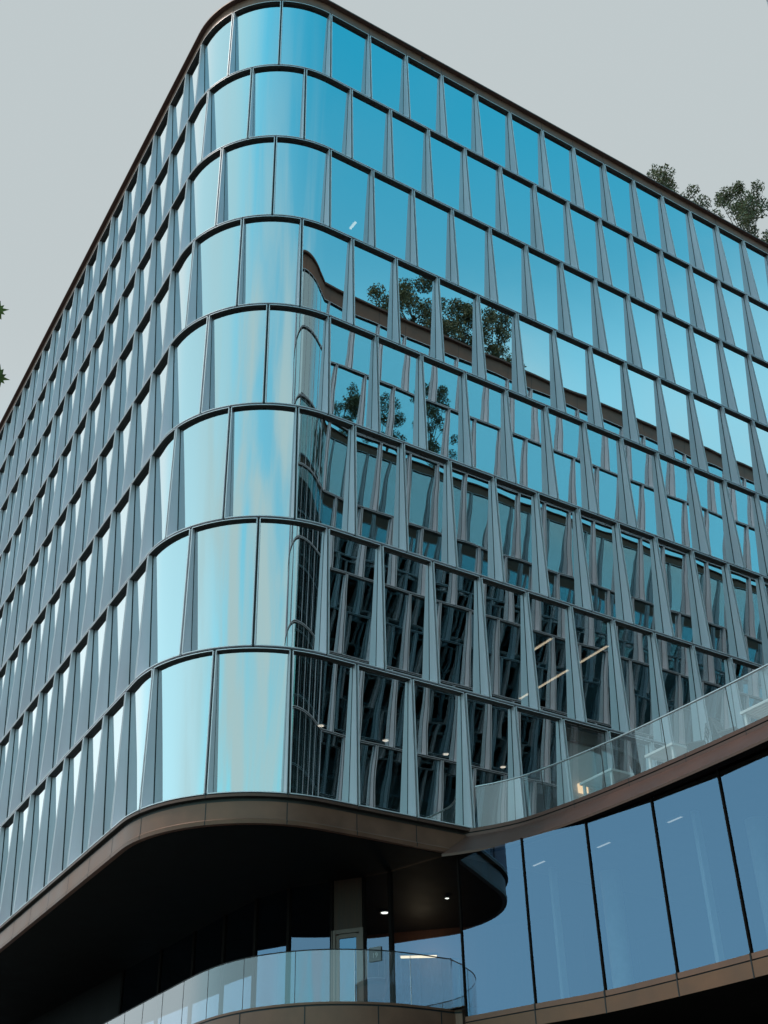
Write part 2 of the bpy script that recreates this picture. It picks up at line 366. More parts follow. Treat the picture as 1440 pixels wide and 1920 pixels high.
mb = MB(); pp = parapet_prof(ZT); sweep(mb, plan, pp + [], SMIN, SMAX); joints(mb, plan, pp[:2], DV_TOP[::1], 0.009); joints(mb, plan, pp[2:4], DV_TOP[::2], 0.012); mb.build('parapet', tower)
mb = MB(); bp_ = base_prof(BASE); sweep(mb, plan, bp_, SMIN, SMAX); joints(mb, plan, bp_[4:8], DV_BOT, 0.011); joints(mb, plan, bp_[0:2], DV_BOT, 0.010); mb.build('base_fascia', tower)

mb = MB(); mb.box((7.95, 0.024, ZT + .36), .055, .012, .06, 'gap'); mb.build('vent', tower)
def footprint(fn, inset, smax=SMAX, smin=SMIN, back=None):
    S = samples(smin, smax); P = [fn(s)[0] + fn(s)[1] * inset for s in S]
    return P
def poly_slab(mb, P, z0, z1, k_low, k_top, side):
    n = len(P); mb.quad([V(p, z0) for p in reversed(P)], k_low); mb.quad([V(p, z1) for p in P], k_top)
    for i in range(n):
        a, b = P[i], P[(i + 1) % n]; mb.quad([V(a, z0), V(b, z0), V(b, z1), V(a, z1)], side)
def block_outline(fn, inset):
    P = footprint(fn, inset)
    p0, p1 = P[0], P[-1]
    ysgn = 1 if fn is plan else -1
    far = Vector((p1[0], p0[1]))
    return P + [far]
mb = MB()
for r in range(ROWS):
    z0, z1 = row_z(r)
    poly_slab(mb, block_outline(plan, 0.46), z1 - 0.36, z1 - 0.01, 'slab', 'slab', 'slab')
mb.build('floor_slabs', tower)
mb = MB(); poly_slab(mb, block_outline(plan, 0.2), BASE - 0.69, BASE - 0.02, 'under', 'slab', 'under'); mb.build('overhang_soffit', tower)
mb = MB(); poly_slab(mb, block_outline(plan, 0.30), ZT + 0.0, ZT + 0.12, 'slab', 'roof', 'roof'); mb.build('roof', tower)
# inner core: stands 8 m inside the facade, full height
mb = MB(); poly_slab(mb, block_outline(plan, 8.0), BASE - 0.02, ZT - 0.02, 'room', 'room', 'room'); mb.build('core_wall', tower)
# closing walls on the two far sides
P = block_outline(plan, 0.3); mb = MB()
for a, b in ((P[-2], P[-1]), (P[-1], P[0])): mb.quad([V(a, BASE - 0.5), V(b, BASE - 0.5), V(b, ZT + 0.5), V(a, ZT + 0.5)], 'room')
mb.build('back_wall', tower)

# ---------------------------------------------------------------- the facing wing of the same block (stands across the terrace, seen as a reflection)
wing = thing('office_wing', 'facing office wing with the same staggered tilted windows, seen mirrored in the tower glass', 'building', (14, -30, 0))
WS0, WS1 = -ARC - 14, 80.0
mb = MB()
for r in range(ROWS):
    z0, z1 = row_z(r); D = dividers(r % 2 == 0, WS0, WS1)
    for a, b in zip(D, D[1:]): unit(plan_wing, a, b, z0, z1, mb, mb, mb, mb)
mb.build('windows', wing, kind='stuff')
ppw = [(d, ZT + (h - ZT) * (1.75 if h > ZT else 1), k) for d, h, k in pp]
mb = MB(); sweep(mb, plan_wing, ppw, WS0, WS1); joints(mb, plan_wing, ppw[:2], dividers(True, WS0, WS1), 0.009)
# set-back upper kerb
sweep(mb, plan_wing, [(0.9, ZT + 0.6, 'bronze'), (0.9, ZT + 1.15, 'bronze_dark'), (1.3, ZT + 1.18, 'bronze_dark'), (1.3, ZT + 0.6, 'bronze_dark')], WS0, WS1); mb.build('parapet', wing)
mb = MB(); sweep(mb, plan_wing, bp_, WS0, WS1); mb.build('base_fascia', wing)
def wing_outline(inset):
    S = samples(WS0, WS1); P = [plan_wing(s)[0] + plan_wing(s)[1] * inset for s in S]
    return P + [Vector((P[-1][0], P[0][1]))]
mb = MB()
for r in range(ROWS):
    z0, z1 = row_z(r); poly_slab(mb, wing_outline(0.46), z1 - 0.36, z1 - 0.01, 'slab', 'slab', 'slab')
poly_slab(mb, wing_outline(0.2), BASE - 0.69, BASE - 0.02, 'under', 'slab', 'under'); poly_slab(mb, wing_outline(0.3), ZT, ZT + 0.12, 'slab', 'roof', 'roof')
mb.build('floor_slabs', wing)
mb = MB(); poly_slab(mb, wing_outline(7.0), BASE - 0.02, ZT - 0.02, 'room', 'room', 'room')
P = wing_outline(0.3)
for a, b in ((P[-2], P[-1]), (P[-1], P[0])): mb.quad([V(a, BASE - 0.5), V(b, BASE - 0.5), V(b, ZT + 0.5), V(a, ZT + 0.5)], 'room')
mb.build('core_wall', wing)
mb = MB(); poly_slab(mb, wing_outline(1.5), 0.0, BASE - 0.7, 'room', 'room', 'room'); mb.build('ground_floor_wall', wing)

# ---------------------------------------------------------------- curved podium between the two wings
def catmull(P, n=6):
    P = [Vector(p) for p in P]; Q = [P[0] * 2 - P[1]] + P + [P[-1] * 2 - P[-2]]; o = []
    for i in range(1, len(Q) - 2):
        for j in range(n):
            t = j / n; a, b, c, d = Q[i - 1], Q[i], Q[i + 1], Q[i + 2]
            o.append(0.5 * ((2 * b) + (c - a) * t + (2 * a - 5 * b + 4 * c - d) * t * t + (3 * b - a - 3 * c + d) * t ** 3))
    o.append(P[-1]); return o
def polyfn(P):
    P = [Vector(p) for p in P]; L_ = [0]
    for a, b in zip(P, P[1:]): L_.append(L_[-1] + (b - a).length)
    def fn(s):
        s = min(max(s, 0), L_[-1]); i = 0
        while i < len(L_) - 2 and L_[i + 1] < s: i += 1
        t = (s - L_[i]) / (L_[i + 1] - L_[i]); return P[i].lerp(P[i + 1], t)
    return fn, L_[-1]
def offset(P, d):
    """shift a plan line to the right of its direction by d"""
    o = []
    for i, p in enumerate(P):
        a = P[max(i - 1, 0)]; b = P[min(i + 1, len(P) - 1)]; t = (b - a).normalized(); o.append(p + Vector((t[1], -t[0])) * d)
    return o
podium = thing('glass_podium', 'low concave glass podium with a bronze roof edge and tall blue panes under the terrace', 'building', (14, -6, 0))
EDGE = [(7.55, 0.45), (7.93, -0.06), (8.36, -0.78), (8.66, -1.61), (8.93, -3.29), (9.08, -4.98), (9.16, -6.67), (9.19, -8.38)]
EDGE = EDGE + [(x, -WING_D - y) for x, y in reversed(EDGE[:-1])]
edge = catmull(EDGE, 5)                     # runs from the tower towards the wing, outside is on its right
ZTE = BASE                                   # terrace level
def line3(P, z): return [V(p, z) for p in P]
mb = MB()
cur = [(0.0, ZTE), (0.0, ZTE - 0.085), (-0.03, ZTE - 0.09), (-0.03, ZTE - 0.11), (0.0, ZTE - 0.115), (0.0, ZTE - 0.19), (0.64, ZTE - 0.76), (0.64, ZTE - 0.82), (0.40, ZTE - 0.82)]
ks = ['podium_bronze', 'gap', 'gap', 'gap', 'podium_bronze', 'podium_bronze', 'bronze_dark', 'mullion']
for (d0, h0), (d1, h1), k in zip(cur, cur[1:], ks):
    mb.strip(line3(offset(edge, d0), h0), line3(offset(edge, d1), h1), k, smooth=False)
mb.strip(line3(offset(edge, 0), ZTE), line3(offset(edge, -0.35), ZTE + 0.01), 'bronze')
ef, el = polyfn(edge)
for i in range(2, 13):                       # panel joints
    s = i * 1.72 + 0.2
    if s > el - 1: break
    def q(t, d): 
        p = ef(t); tt_ = (ef(t + .05) - ef(t - .05)).normalized(); return p + Vector((tt_[1], -tt_[0])) * d
    mb.quad([V(q(s - .008, .004), ZTE), V(q(s + .008, .004), ZTE), V(q(s + .008, .004), ZTE - .19), V(q(s - .008, .004), ZTE - .19)], 'gap')
    if i % 2: mb.quad([V(q(s - .008, .004), ZTE - .192), V(q(s + .008, .004), ZTE - .192), V(q(s + .508, .606), ZTE - .757), V(q(s + .492, .606), ZTE - .757)], 'gap')
mb.build('roof_fascia', podium)
# terrace floor, behind its edge
mb = MB()
TF = [(7.93, 0.15)] + [tuple(p) for p in offset(edge, -0.3)[6:-6]] + [(7.93, -WING_D - 0.15), (98, -WING_D - 0.15), (98, 0.15)]
mb.quad([V(p, ZTE - 0.02) for p in TF], 'deck'); mb.build('terrace_floor', podium)
# glass wall: podium curve, then under the tower
ZG1, ZG0, ZB = BASE - 0.80, BASE - 4.53, BASE - 4.28
GL = [(7.40, -0.10), (7.95, -1.92), (8.47, -3.63), (8.72, -5.52), (8.85, -7.37), (8.88, -8.38)]
GL = GL + [(x, -WING_D - y) for x, y in reversed(GL[:-1])]
gl = catmull(GL, 6); gf, glen = polyfn(gl)
def arclen_at(y):
    s = 0
    while s < glen and gf(s)[1] > y: s += 0.01
    return s
MUL = [0.0] + [arclen_at(y) for y in (-1.92, -3.63, -5.52, -7.37, -9.40, -11.25, -13.14, -14.85)] + [glen]
for a, b in zip(MUL, MUL[1:]):
    mb = MB(); S = [a + 0.03, b - 0.03]
    mb.strip([V(gf(s), ZG0 + 0.04) for s in S], [V(gf(s), ZG1 - 0.02) for s in S], 'podglass'); mb.build('glass_pane', podium)
for s in MUL[:-1]:
    mb = MB(); p = gf(s); t = (gf(s + .05) - gf(s - .05)).normalized() if s > 0 else (gf(.05) - gf(0)).normalized()
    X = Vector((t[0], t[1], 0)); Y = Vector((t[1], -t[0], 0)); mb.box((p[0], p[1], (ZG0 + ZG1) / 2), 0.022, 0.03, (ZG1 - ZG0) / 2, 'mullion', (X, Y, Vector((0, 0, 1)))); mb.build('mullion', podium)
mb = MB()
for (d0, h0), (d1, h1), k in zip([(-.1, ZG0 + .04), (0.05, ZG0 + .04), (0.05, ZG0 - .07), (0.02, ZG0 - .075), (0.02, ZG0 - .095), (.06, ZG0 - .10), (.06, ZG0 - .40), (-.3, ZG0 - .40)],
                                 [(0.05, ZG0 + .04), (0.05, ZG0 - .07), (0.02, ZG0 - .075), (0.02, ZG0 - .095), (.06, ZG0 - .10), (.06, ZG0 - .40), (-.3, ZG0 - .40)], ['mullion', 'bronze', 'gap', 'gap', 'gap', 'floor_bronze', 'under']):
    mb.strip(line3(offset(gl, d0), h0), line3(offset(gl, d1), h1), k)
for s in MUL[1:-1]:
    p = gf(s); t = (gf(s + .05) - gf(s - .05)).normalized(); o_ = Vector((t[1], -t[0]))
    mb.box(V(p + o_ * .055, ZG0 - .18), 0.014, 0.012, 0.23, 'gap', (Vector((t[0], t[1], 0)), Vector((o_[0], o_[1], 0)), Vector((0, 0, 1))))
mb.build('floor_fascia', podium)
# inside the podium: floor, ceiling, back wall, columns
inn = offset(gl, -0.12)
POD = [tuple(p) for p in inn] + [(40, -WING_D - 0.5), (40, 1.5)]
mb = MB(); mb.quad([V(p, ZG0 + 0.02) for p in POD], 'slab'); mb.quad([V(p, ZG0 - 0.38) for p in POD], 'under'); mb.build('floor', podium)
mb = MB(); mb.quad([V(p, ZG1 + 0.005) for p in POD], 'slab'); mb.build('ceiling', podium)
mb = MB(); mb.quad([(17, -WING_D, ZG0), (17, 4, ZG0), (17, 4, ZG1), (17, -WING_D, ZG1)], 'room'); mb.build('room_wall', podium)
for x, y in ((11.6, -0.9), (11.9, -5.6), (11.9, -11.0)):
    mb = MB(); mb.bar((x, y, ZG0 + .02), (x, y, ZG1), 0.26, 'column', n=16); mb.build('column', podium)
for x, y in ((10.2, -5.35), (10.0, -0.55)):
    mb = MB(); mb.box((x, y, (ZG0 + ZG1) / 2), 0.09, 0.05, (ZG1 - ZG0) / 2 - .02, 'column'); mb.build('curtain_post', podium)
# terrace balustrade
rl = offset(edge, -0.10)[5:-5]; rf, rlen = polyfn(rl); n = 8
RS = [0.12 + 1.93 * i for i in range(int(rlen / 1.93) + 1)]
for a, b in zip(RS, RS[1:]):
    mb = MB(); S = [a + 0.008 + (b - a - 0.016) * i / 6 for i in range(7)]
    A = [V(rf(s), ZTE + 0.0) for s in S]; B = [V(rf(s), ZTE + 1.08) for s in S]; mb.strip(A, B, 'railglass', True); mb.build('balustrade_panel', podium)
mb = MB(); mb.tube([V(rf(RS[0] + (RS[-1] - RS[0]) * i / 60), ZTE + 1.095) for i in range(61)], 0.026, 'steel', 8); mb.build('handrail', podium)
for s in RS[1:-1]:
    mb = MB(); mb.bar(V(rf(s), ZTE), V(rf(s), ZTE + 1.08), 0.010, 'darkrail'); mb.build('panel_joint', podium)

# ---------------------------------------------------------------- set-back storefront under the tower
shop = thing('storefront', 'dark framed glass storefront with a door, set back under the black overhang', 'storefront', (6, 4, 0))
SF = [Vector(p) for p in ((7.40, -0.10), (6.81, 2.05), (6.45, 2.75), (5.93, 3.45), (5.25, 4.5), (4.95, 5.8), (4.9, 7.6), (4.9, 9.6), (4.9, 12), (4.9, 15), (4.9, 20), (4.9, 26))]
ZS1 = BASE - 0.70
for i, (a, b) in enumerate(zip(SF, SF[1:])):
    d = (b - a).normalized(); X = Vector((d[0], d[1], 0)); Y = Vector((d[1], -d[0], 0)); Z = Vector((0, 0, 1)); w = (b - a).length
    if i == 2: continue
    if i < 9:
        mb = MB(); zt_ = ZS1
        mb.quad([V(a + d * .035, ZB + .05), V(b - d * .035, ZB + .05), V(b - d * .035, zt_), V(a + d * .035, zt_)], 'podglass'); mb.build('glass_pane', shop)
    else:
        mb = MB(); mb.quad([V(a, ZB), V(b, ZB), V(b, ZS1), V(a, ZS1)], 'under'); mb.build('wall_panel', shop)
for i, p in enumerate(SF[1:10]):
    mb = MB(); mb.box(V(p, (ZB + ZS1) / 2), .035, .07, (ZS1 - ZB) / 2, 'mullion'); mb.build('mullion', shop)
a, b = SF[2], SF[3]; d = (b - a).normalized(); X = Vector((d[0], d[1], 0)); Y = Vector((-d[1], d[0], 0)); Z = Vector((0, 0, 1)); w = (b - a).length
if Y.dot(CAM - Vector(V(a, 0))) < 0: Y = -Y
c = a.lerp(b, .5); DH = 2.32
mb = MB()
M['doorframe'] = simple('bronze door frame', (0.15, 0.10, 0.085), 0.4, 0.5)
for t in (-1, 1): mb.box(Vector(V(c, ZB + DH / 2)) + X * (t * (w / 2 - .06)), .055, .06, DH / 2, 'doorframe', (X, Y, Z))
mb.box(Vector(V(c, ZB + DH - .05)), w / 2 - .12, .06, .05, 'doorframe', (X, Y, Z)); 
door = mb.build('door', shop)
def sub(mb, name, par):
    o = mb.build(name); o.parent = par; return o
mb = MB()
for t in (-1, 1): mb.box(Vector(V(c, ZB + DH / 2 - .04)) + X * (t * (w / 2 - .16)), .04, .03, DH / 2 - .09, 'doorframe', (X, Y, Z))
for z_ in (.12, DH - .16): mb.box(Vector(V(c, ZB + z_)), w / 2 - .20, .03, .05, 'doorframe', (X, Y, Z))
sub(mb, 'door_leaf', door)
mb = MB(); h_ = w / 2 - .2
q0 = Vector(V(c, 0)); mb.quad([q0 + X * -h_ + Z * (ZB + .17), q0 + X * h_ + Z * (ZB + .17), q0 + X * h_ + Z * (ZB + DH - .21), q0 + X * -h_ + Z * (ZB + DH - .21)], 'podglass'); sub(mb, 'door_glass', door)
mb = MB(); hx = Vector(V(c, 0)) + X * (-(w / 2 - .20)) + Y * .10
mb.path([hx - Y * .07 + Z * (ZB + .95), hx + Z * (ZB + .95), hx + Z * (ZB + .35), hx + X * .5 + Z * (ZB + .25)], .014, 'darkrail', 6); sub(mb, 'handle', door)
mb = MB(); mb.box(Vector(V(c, (ZB + DH + ZS1) / 2)), w / 2 - .036, .03, (ZS1 - ZB - DH) / 2, 'wood', (X, Y, Z)); mb.build('transom_panel', shop)
# the lit lobby behind
mb = MB(); mb.quad([(14, 3, ZB), (7.6, 9.5, ZB), (7.6, 9.5, ZS1), (14, 3, ZS1)], 'wood'); mb.build('lobby_wall', shop)
mb = MB(); FL = [V(p, ZB + .03) for p in SF[:9]] + [(30, 12, ZB + .03), (30, 0.5, ZB + .03)]; mb.quad(FL, 'slab'); mb.build('lobby_floor', shop)

# ---------------------------------------------------------------- balcony
balc = thing('balcony', 'curved balcony with a clear glass balustrade and a bronze edge under the black overhang', 'balcony', (5, 3, 0))
BE = catmull([(7.45, 0.12), (7.35, 0.21), (7.2, 0.25), (6.4, 0.22), (5.55, 0.28), (4.65, 0.58), (3.85, 1.10), (3.18, 1.95), (2.80, 2.95), (2.66, 4.2), (2.70, 6.2), (2.76, 8.2), (2.85, 10.9), (3.0, 16), (3.2, 26)], 6)
def ofs(P, d): return offset(P, -d)          # outside is on the left of this direction
mb = MB()
# direction runs right to left, the street is on its left: left offset = -d to offset()
prof = [(-0.10, ZB + .0), (0.02, ZB + .0), (0.02, ZB - .05), (0.0, ZB - .055), (0.0, ZB - .09), (.05, ZB - .095), (.05, ZB - .50), (-.25, ZB - .52)]
for (d0, h0), (d1, h1), k in zip(prof, prof[1:], ['mullion', 'bronze', 'gap', 'gap', 'bronze_dark', 'bronze', 'under']):
    mb.strip(line3(ofs(BE, d0), h0), line3(ofs(BE, d1), h1), k, True)
bf, bl = polyfn(BE)
def left(s):
    t = (bf(s + .05) - bf(max(s - .05, 0))).normalized(); return t, Vector((-t[1], t[0]))
s = 0.6
while s < bl - .5:
    t, o_ = left(s); mb.box(V(bf(s) + o_ * .046, ZB - .29), .012, .012, .20, 'gap', (Vector((t[0], t[1], 0)), Vector((o_[0], o_[1], 0)), Vector((0, 0, 1)))); s += 1.62
mb.build('edge_fascia', balc)
mb = MB(); mb.quad([V(p, ZB - .01) for p in ofs(BE, -.08)] + [V(p, ZB - .01) for p in reversed(SF)], 'deck'); mb.quad([V(p, ZB - .51) for p in ofs(BE, -.2)] + [V(p, ZB - .51) for p in reversed(SF)], 'under'); mb.build('slab', balc)
gl2 = ofs(BE, -.04); g2, g2l = polyfn(gl2)
s = 0.02; PS = []
while s < g2l: PS.append(s); s += 1.36
for a, b in zip(PS, PS[1:]):
    mb = MB(); S = [a + .006 + (b - a - .012) * i / 6 for i in range(7)]
    mb.strip([V(g2(x), ZB) for x in S], [V(g2(x), ZB + 1.12) for x in S], 'railglass', True); mb.build('balustrade_panel', balc)
mb = MB(); mb.tube([V(g2(PS[0] + (PS[-1] - PS[0]) * i / 110), ZB + 1.13) for i in range(111)], .014, 'darkrail', 6); mb.build('handrail', balc)
for x in PS:
    mb = MB(); mb.bar(V(g2(x), ZB), V(g2(x), ZB + 1.12), .008, 'steel' if x < 3 else 'darkrail'); mb.build('panel_joint', balc)

# number sign on the storefront glass
a, b = SF[1], SF[2]; d = (a - b).normalized(); X = Vector((d[0], d[1], 0)); Y = Vector((d[1], -d[0], 0)); c = b.lerp(a, .42)
sg = thing('number_sign', 'small grey plate reading 19 on the glass beside the balcony door', 'sign', V(c, ZB + 1.62))
mb = MB(); mb.box(Vector(V(c, ZB + 1.62)) + Y * .03, .17, .008, .17, 'sign', (X, Y, Vector((0, 0, 1)))); mb.build('plate', sg)
cu = bpy.data.curves.new('digits', 'FONT'); cu.body = '19'; cu.size = 0.17; cu.align_x = 'CENTER'; cu.align_y = 'CENTER'; cu.extrude = 0.002
to = bpy.data.objects.new('digits', cu); COL.objects.link(to)
mt = Matrix((X, Vector((0, 0, 1)), Y)).transposed().to_4x4(); mt.translation = Vector(V(c, ZB + 1.585)) + Y * .041
bpy.context.view_layer.update(); me = bpy.data.meshes.new_from_object(to.evaluated_get(bpy.context.evaluated_depsgraph_get())); bpy.data.objects.remove(to)
me.transform(mt); me.materials.clear(); me.materials.append(M['sign_text']); to = bpy.data.objects.new('digits', me); COL.objects.link(to); to.parent = sg; to.matrix_parent_inverse = Matrix.Translation(sg.location).inverted()

# ---------------------------------------------------------------- lamps
def downlight(x, y, z, label, r=.14):
    t = thing('ceiling_light', label, 'ceiling light', (x, y, z), 'round ceiling lights')
    mb = MB(); mb.bar((x, y, z - .03), (x, y, z), r + .03, 'white', n=16); mb.build('rim', t)
    mb = MB(); mb.bar((x, y, z - .036), (x, y, z - .031), r, 'lamp', n=16); mb.build('lens', t)
ZC8 = ZT - 7 * HF - .36
for (x, y), l in zip(((5.35, 3.10), (7.45, 3.08), (9.52, 3.06), (11.58, 3.03)),
                     ('round ceiling light behind the dark curved corner pane of the lowest window row', 'round ceiling light in the lowest row, second from the rounded corner',
                      'round ceiling light in the lowest row, third from the rounded corner', 'round ceiling light in the lowest row just above the glass terrace rail')): downlight(x, y, ZC8, l, .085)
downlight(8.61, 5.12, BASE - .72, 'round white downlight shining in the black overhang above the balcony door', .10)
downlight(9.35, 3.13, BASE - .72, 'faint round downlight in the overhang beside the podium corner', .05)
def tube(x, y0, y1, z, label):
    t = thing('tube_light', label, 'tube light', (x, (y0 + y1) / 2, z), 'linear office lights')
    mb = MB(); mb.box((x, (y0 + y1) / 2, z - .03), .07, abs(y1 - y0) / 2 + .03, .028, 'white'); mb.build('housing', t)
    mb = MB(); mb.box((x, (y0 + y1) / 2, z - .062), .05, abs(y1 - y0) / 2, .004, 'tube'); mb.build('diffuser', t)
ZC7 = ZT - 6 * HF - .36
tube(12.6, 1.4, 2.5, ZC7, 'short linear ceiling light high in the second row of windows from the bottom')
tube(14.47, 2.85, 5.4, ZC7, 'long linear ceiling light seen low behind a window of the second lowest row')
tube(14.46, .9, 2.25, ZC7, 'linear ceiling light to the right of the long one in the second lowest row')
tube(6.02, 2.05, 2.45, ZT - 2 * HF - .36, 'small linear light in the third row of windows near the rounded corner')
for i_, (x_, y_) in enumerate(((9.41, -.75), (9.88, -2.63), (10.12, -4.79))):
    t = thing('podium_tube_light', ['short faint tube light behind the first wide podium pane', 'short faint tube light behind the second wide podium pane', 'short faint tube light behind the third wide podium pane'][i_], 'tube light', (x_, y_, ZG1 - .05), 'podium tube lights')
    ax_ = (Vector((1, 0, 0)), Vector((0, 1, 0)), Vector((0, 0, 1)))
    mb = MB(); mb.box((x_, y_, ZG1 - .03), .045, .24, .026, 'white', ax_); mb.build('housing', t)
    mb = MB(); mb.box((x_, y_, ZG1 - .06), .03, .22, .003, 'dim', ax_); mb.build('diffuser', t)
t = thing('cove_light', 'warm strip of light glowing inside the lobby behind the balcony glass', 'strip light', (9.97, 5.5, 9.9))
cax = (Vector((.85, -.53, 0)), Vector((.53, .85, 0)), Vector((0, 0, 1)))
mb = MB(); mb.box((9.97, 5.5, 9.9), .51, .04, .025, 'warm', cax); mb.build('diffuser', t)
mb = MB(); mb.box((9.97, 5.5, 9.955), .55, .08, .028, 'bronze', cax); mb.build('housing', t)

pl = bpy.data.lights.new('lobby_lamp', 'POINT'); pl.energy = 38; pl.color = (1.0, 0.74, 0.48); pl.shadow_soft_size = 0.12
po = bpy.data.objects.new('lobby_lamp', pl); COL.objects.link(po); po.location = (10.2, 5.6, BASE - 1.5)

# ---------------------------------------------------------------- terrace furniture
def table(x, y, lx, ly, label, ang=0.0):
    t = thing('terrace_table', label, 'table', (x, y, ZTE - .02), 'white terrace tables'); z = ZTE - .02
    ca, sa = math.cos(ang), math.sin(ang); X = Vector((ca, sa, 0)); Y = Vector((-sa, ca, 0)); Z = Vector((0, 0, 1)); C0 = Vector((x, y, z))
    mb = MB(); k = 7
    for i in range(k): mb.box(C0 + X * ((i + .5) / k * 2 - 1) * (lx - .05) + Z * .745, (lx - .05) / k - .008, ly - .05, .012, 'white', (X, Y, Z))
    for s_ in (-1, 1):
        mb.box(C0 + X * s_ * (lx - .025) + Z * .735, .024, ly, .028, 'white', (X, Y, Z)); mb.box(C0 + Y * s_ * (ly - .025) + Z * .735, lx - .05, .024, .028, 'white', (X, Y, Z))
    mb.build('table_top', t)
    for a_ in (-1, 1):
        for b_ in (-1, 1):
            mb = MB(); mb.box(C0 + X * a_ * (lx - .08) + Y * b_ * (ly - .08) + Z * .354, .03, .03, .352, 'white', (X, Y, Z)); mb.build('leg', t)
table(10.0, -2.9, .38, .58, 'white slatted table on the terrace nearest the tower')
table(10.18, -4.92, .38, .46, 'white slatted table on the terrace, middle one of three behind the glass rail')
table(10.35, -8.1, .42, .75, 'white slatted table on the terrace at the right edge of the photo')
def chair(x, y, ang, label):
    t = thing('terrace_chair', label, 'chair', (x, y, ZTE - .02), 'dark terrace chairs'); z = ZTE - .02
    X = Vector((math.cos(ang), math.sin(ang), 0)); Y = Vector((-X[1], X[0], 0)); Z = Vector((0, 0, 1)); C0 = Vector((x, y, z))
    mb = MB(); mb.box(C0 + Z * .445, .22, .22, .015, 'chair', (X, Y, Z)); mb.build('seat', t)
    mb = MB()
    for q_ in (.60, .70, .80): mb.box(C0 - X * (.21 + (q_ - .45) * .25) + Z * q_, .012, .22, .03, 'chair', (X, Y, Z))
    for s_ in (-1, 1): mb.bar(C0 - X * .21 + Y * s_ * .2 + Z * .45, C0 - X * .31 + Y * s_ * .2 + Z * .85, .016, 'chair')
    mb.build('backrest', t)
    for a_ in (-1, 1):
        for s_ in (-1, 1):
            mb = MB(); mb.bar(C0 + X * a_ * .25 + Y * s_ * .21, C0 + X * a_ * .18 + Y * s_ * .19 + Z * .43, .015, 'chair'); mb.build('leg', t)
chair(9.85, -6.05, 2.2, 'dark slatted chair standing alone on the terrace between the tables')
chair(10.0, -6.95, -1.3, 'dark slatted chair drawn up to the table at the right edge')

# pale sheet added for the lit room's grey, and lamps, behind one terrace window
bw = thing('room_backing', 'pale grey sheet added to stand for the lit room behind a lowest row window over the terrace', 'backing', (12.2, .7, BASE + .2))
mb = MB(); mb.box((12.25, .62, BASE + 2.55), .78, .012, .92, 'backing'); mb.build('backing_sheet', bw)
mb = MB(); mb.bar((11.46, .62, BASE + 3.47), (13.04, .62, BASE + 3.47), .04, 'white', n=8); mb.build('top_bar', bw)
for z_, l in ((BASE + 2.05, 'small amber cube lamp behind the terrace window, upper of two'), (BASE + 1.35, 'small amber cube lamp behind the terrace window, lower of two')):
    t = thing('cube_lamp', l, 'lamp', (12.35, .55, z_), 'amber cube lamps')
    mb = MB(); mb.box((12.35, .52, z_), .13, .07, .13, 'amber'); mb.build('lamp_shade', t)
    mb = MB(); mb.box((12.35, .52, z_ + .15), .03, .03, .02, 'chair'); mb.build('bracket', t)

# ---------------------------------------------------------------- trees
def crown(mb, clumps, per, size, k, seed):
    rnd = random.Random(seed)
    for cx, cy_, cz, r in clumps:
        for i in range(int(per * r * r)):
            v = Vector((rnd.gauss(0, 1), rnd.gauss(0, 1), rnd.gauss(0, 1))).normalized() * (rnd.random() ** .45) * r
            p = Vector((cx, cy_, cz)) + v
            a = Vector((rnd.gauss(0, 1), rnd.gauss(0, 1), rnd.gauss(0, .7))).normalized(); b = a.cross(Vector((rnd.gauss(0, 1), rnd.gauss(0, 1), rnd.gauss(0, 1)))).normalized()
            s_ = size * rnd.uniform(.6, 1.3)
            mb.quad([p - a * s_, p + b * s_ * .42, p + a * s_, p - b * s_ * .42], k)
def roof_tree(x, y, h, r, label, seed, nc=26, group='roof garden trees'):
    rnd = random.Random(seed); z = ZT + .12
    t = thing('roof_tree', label, 'tree', (x, y, z), group)
    mt_, mc = MB(), MB(); top = Vector((x + rnd.uniform(-.2, .2), y, z + h * .55))
    mt_.bar((x, y, z), top, .11, 'bark', .07, 8); cl_ = []
    for i in range(nc):
        u = rnd.random(); zz = z + h * (.42 + .58 * u); rr = r * (1 - .6 * u ** 4) * math.sqrt(rnd.random()); an = rnd.uniform(0, 6.283)
        c_ = Vector((x + math.cos(an) * rr, y + math.sin(an) * rr, zz - .12 * h * rr / r)); cl_.append((*c_, rnd.uniform(.32, .62)))
        if i % 2 == 0: mt_.bar(Vector((x, y, z + h * .3)).lerp(top, rnd.random()), c_, .035, 'bark', .012, 5)
    mt_.build('trunk', t); crown(mc, cl_, 1000, .085, 'leaf', seed); mc.build('crown', t)
roof_tree(24.0, 3.2, 6.5, 1.7, 'thin leafy tree rising over the roof edge, left of the two in the sky', 3, 20)
roof_tree(27.3, 3.4, 7.2, 1.6, 'low leafy shrub tree between the two taller roof trees', 5, 14)
roof_tree(31.2, 3.0, 9.6, 2.4, 'bushy olive green tree rising over the roof edge at the far right', 9, 36)
YW = -WING_D - 2.5
for i, (x, h, r, nc) in enumerate(((17.3, 4.9, .9, 14), (19.5, 6.6, 1.7, 34), (22.6, 5.9, 1.7, 32), (25.1, 6.5, 1.5, 28))):
    roof_tree(x, YW, h, r, ['small bushy tree on the facing roof, leftmost in the mirrored row', 'tallest broad tree on the facing roof, mirrored in the glass',
                            'rounded tree on the facing roof, third in the mirrored row', 'rightmost tree on the facing roof, mirrored in the glass'][i], 20 + i, nc, 'trees mirrored from the facing roof')

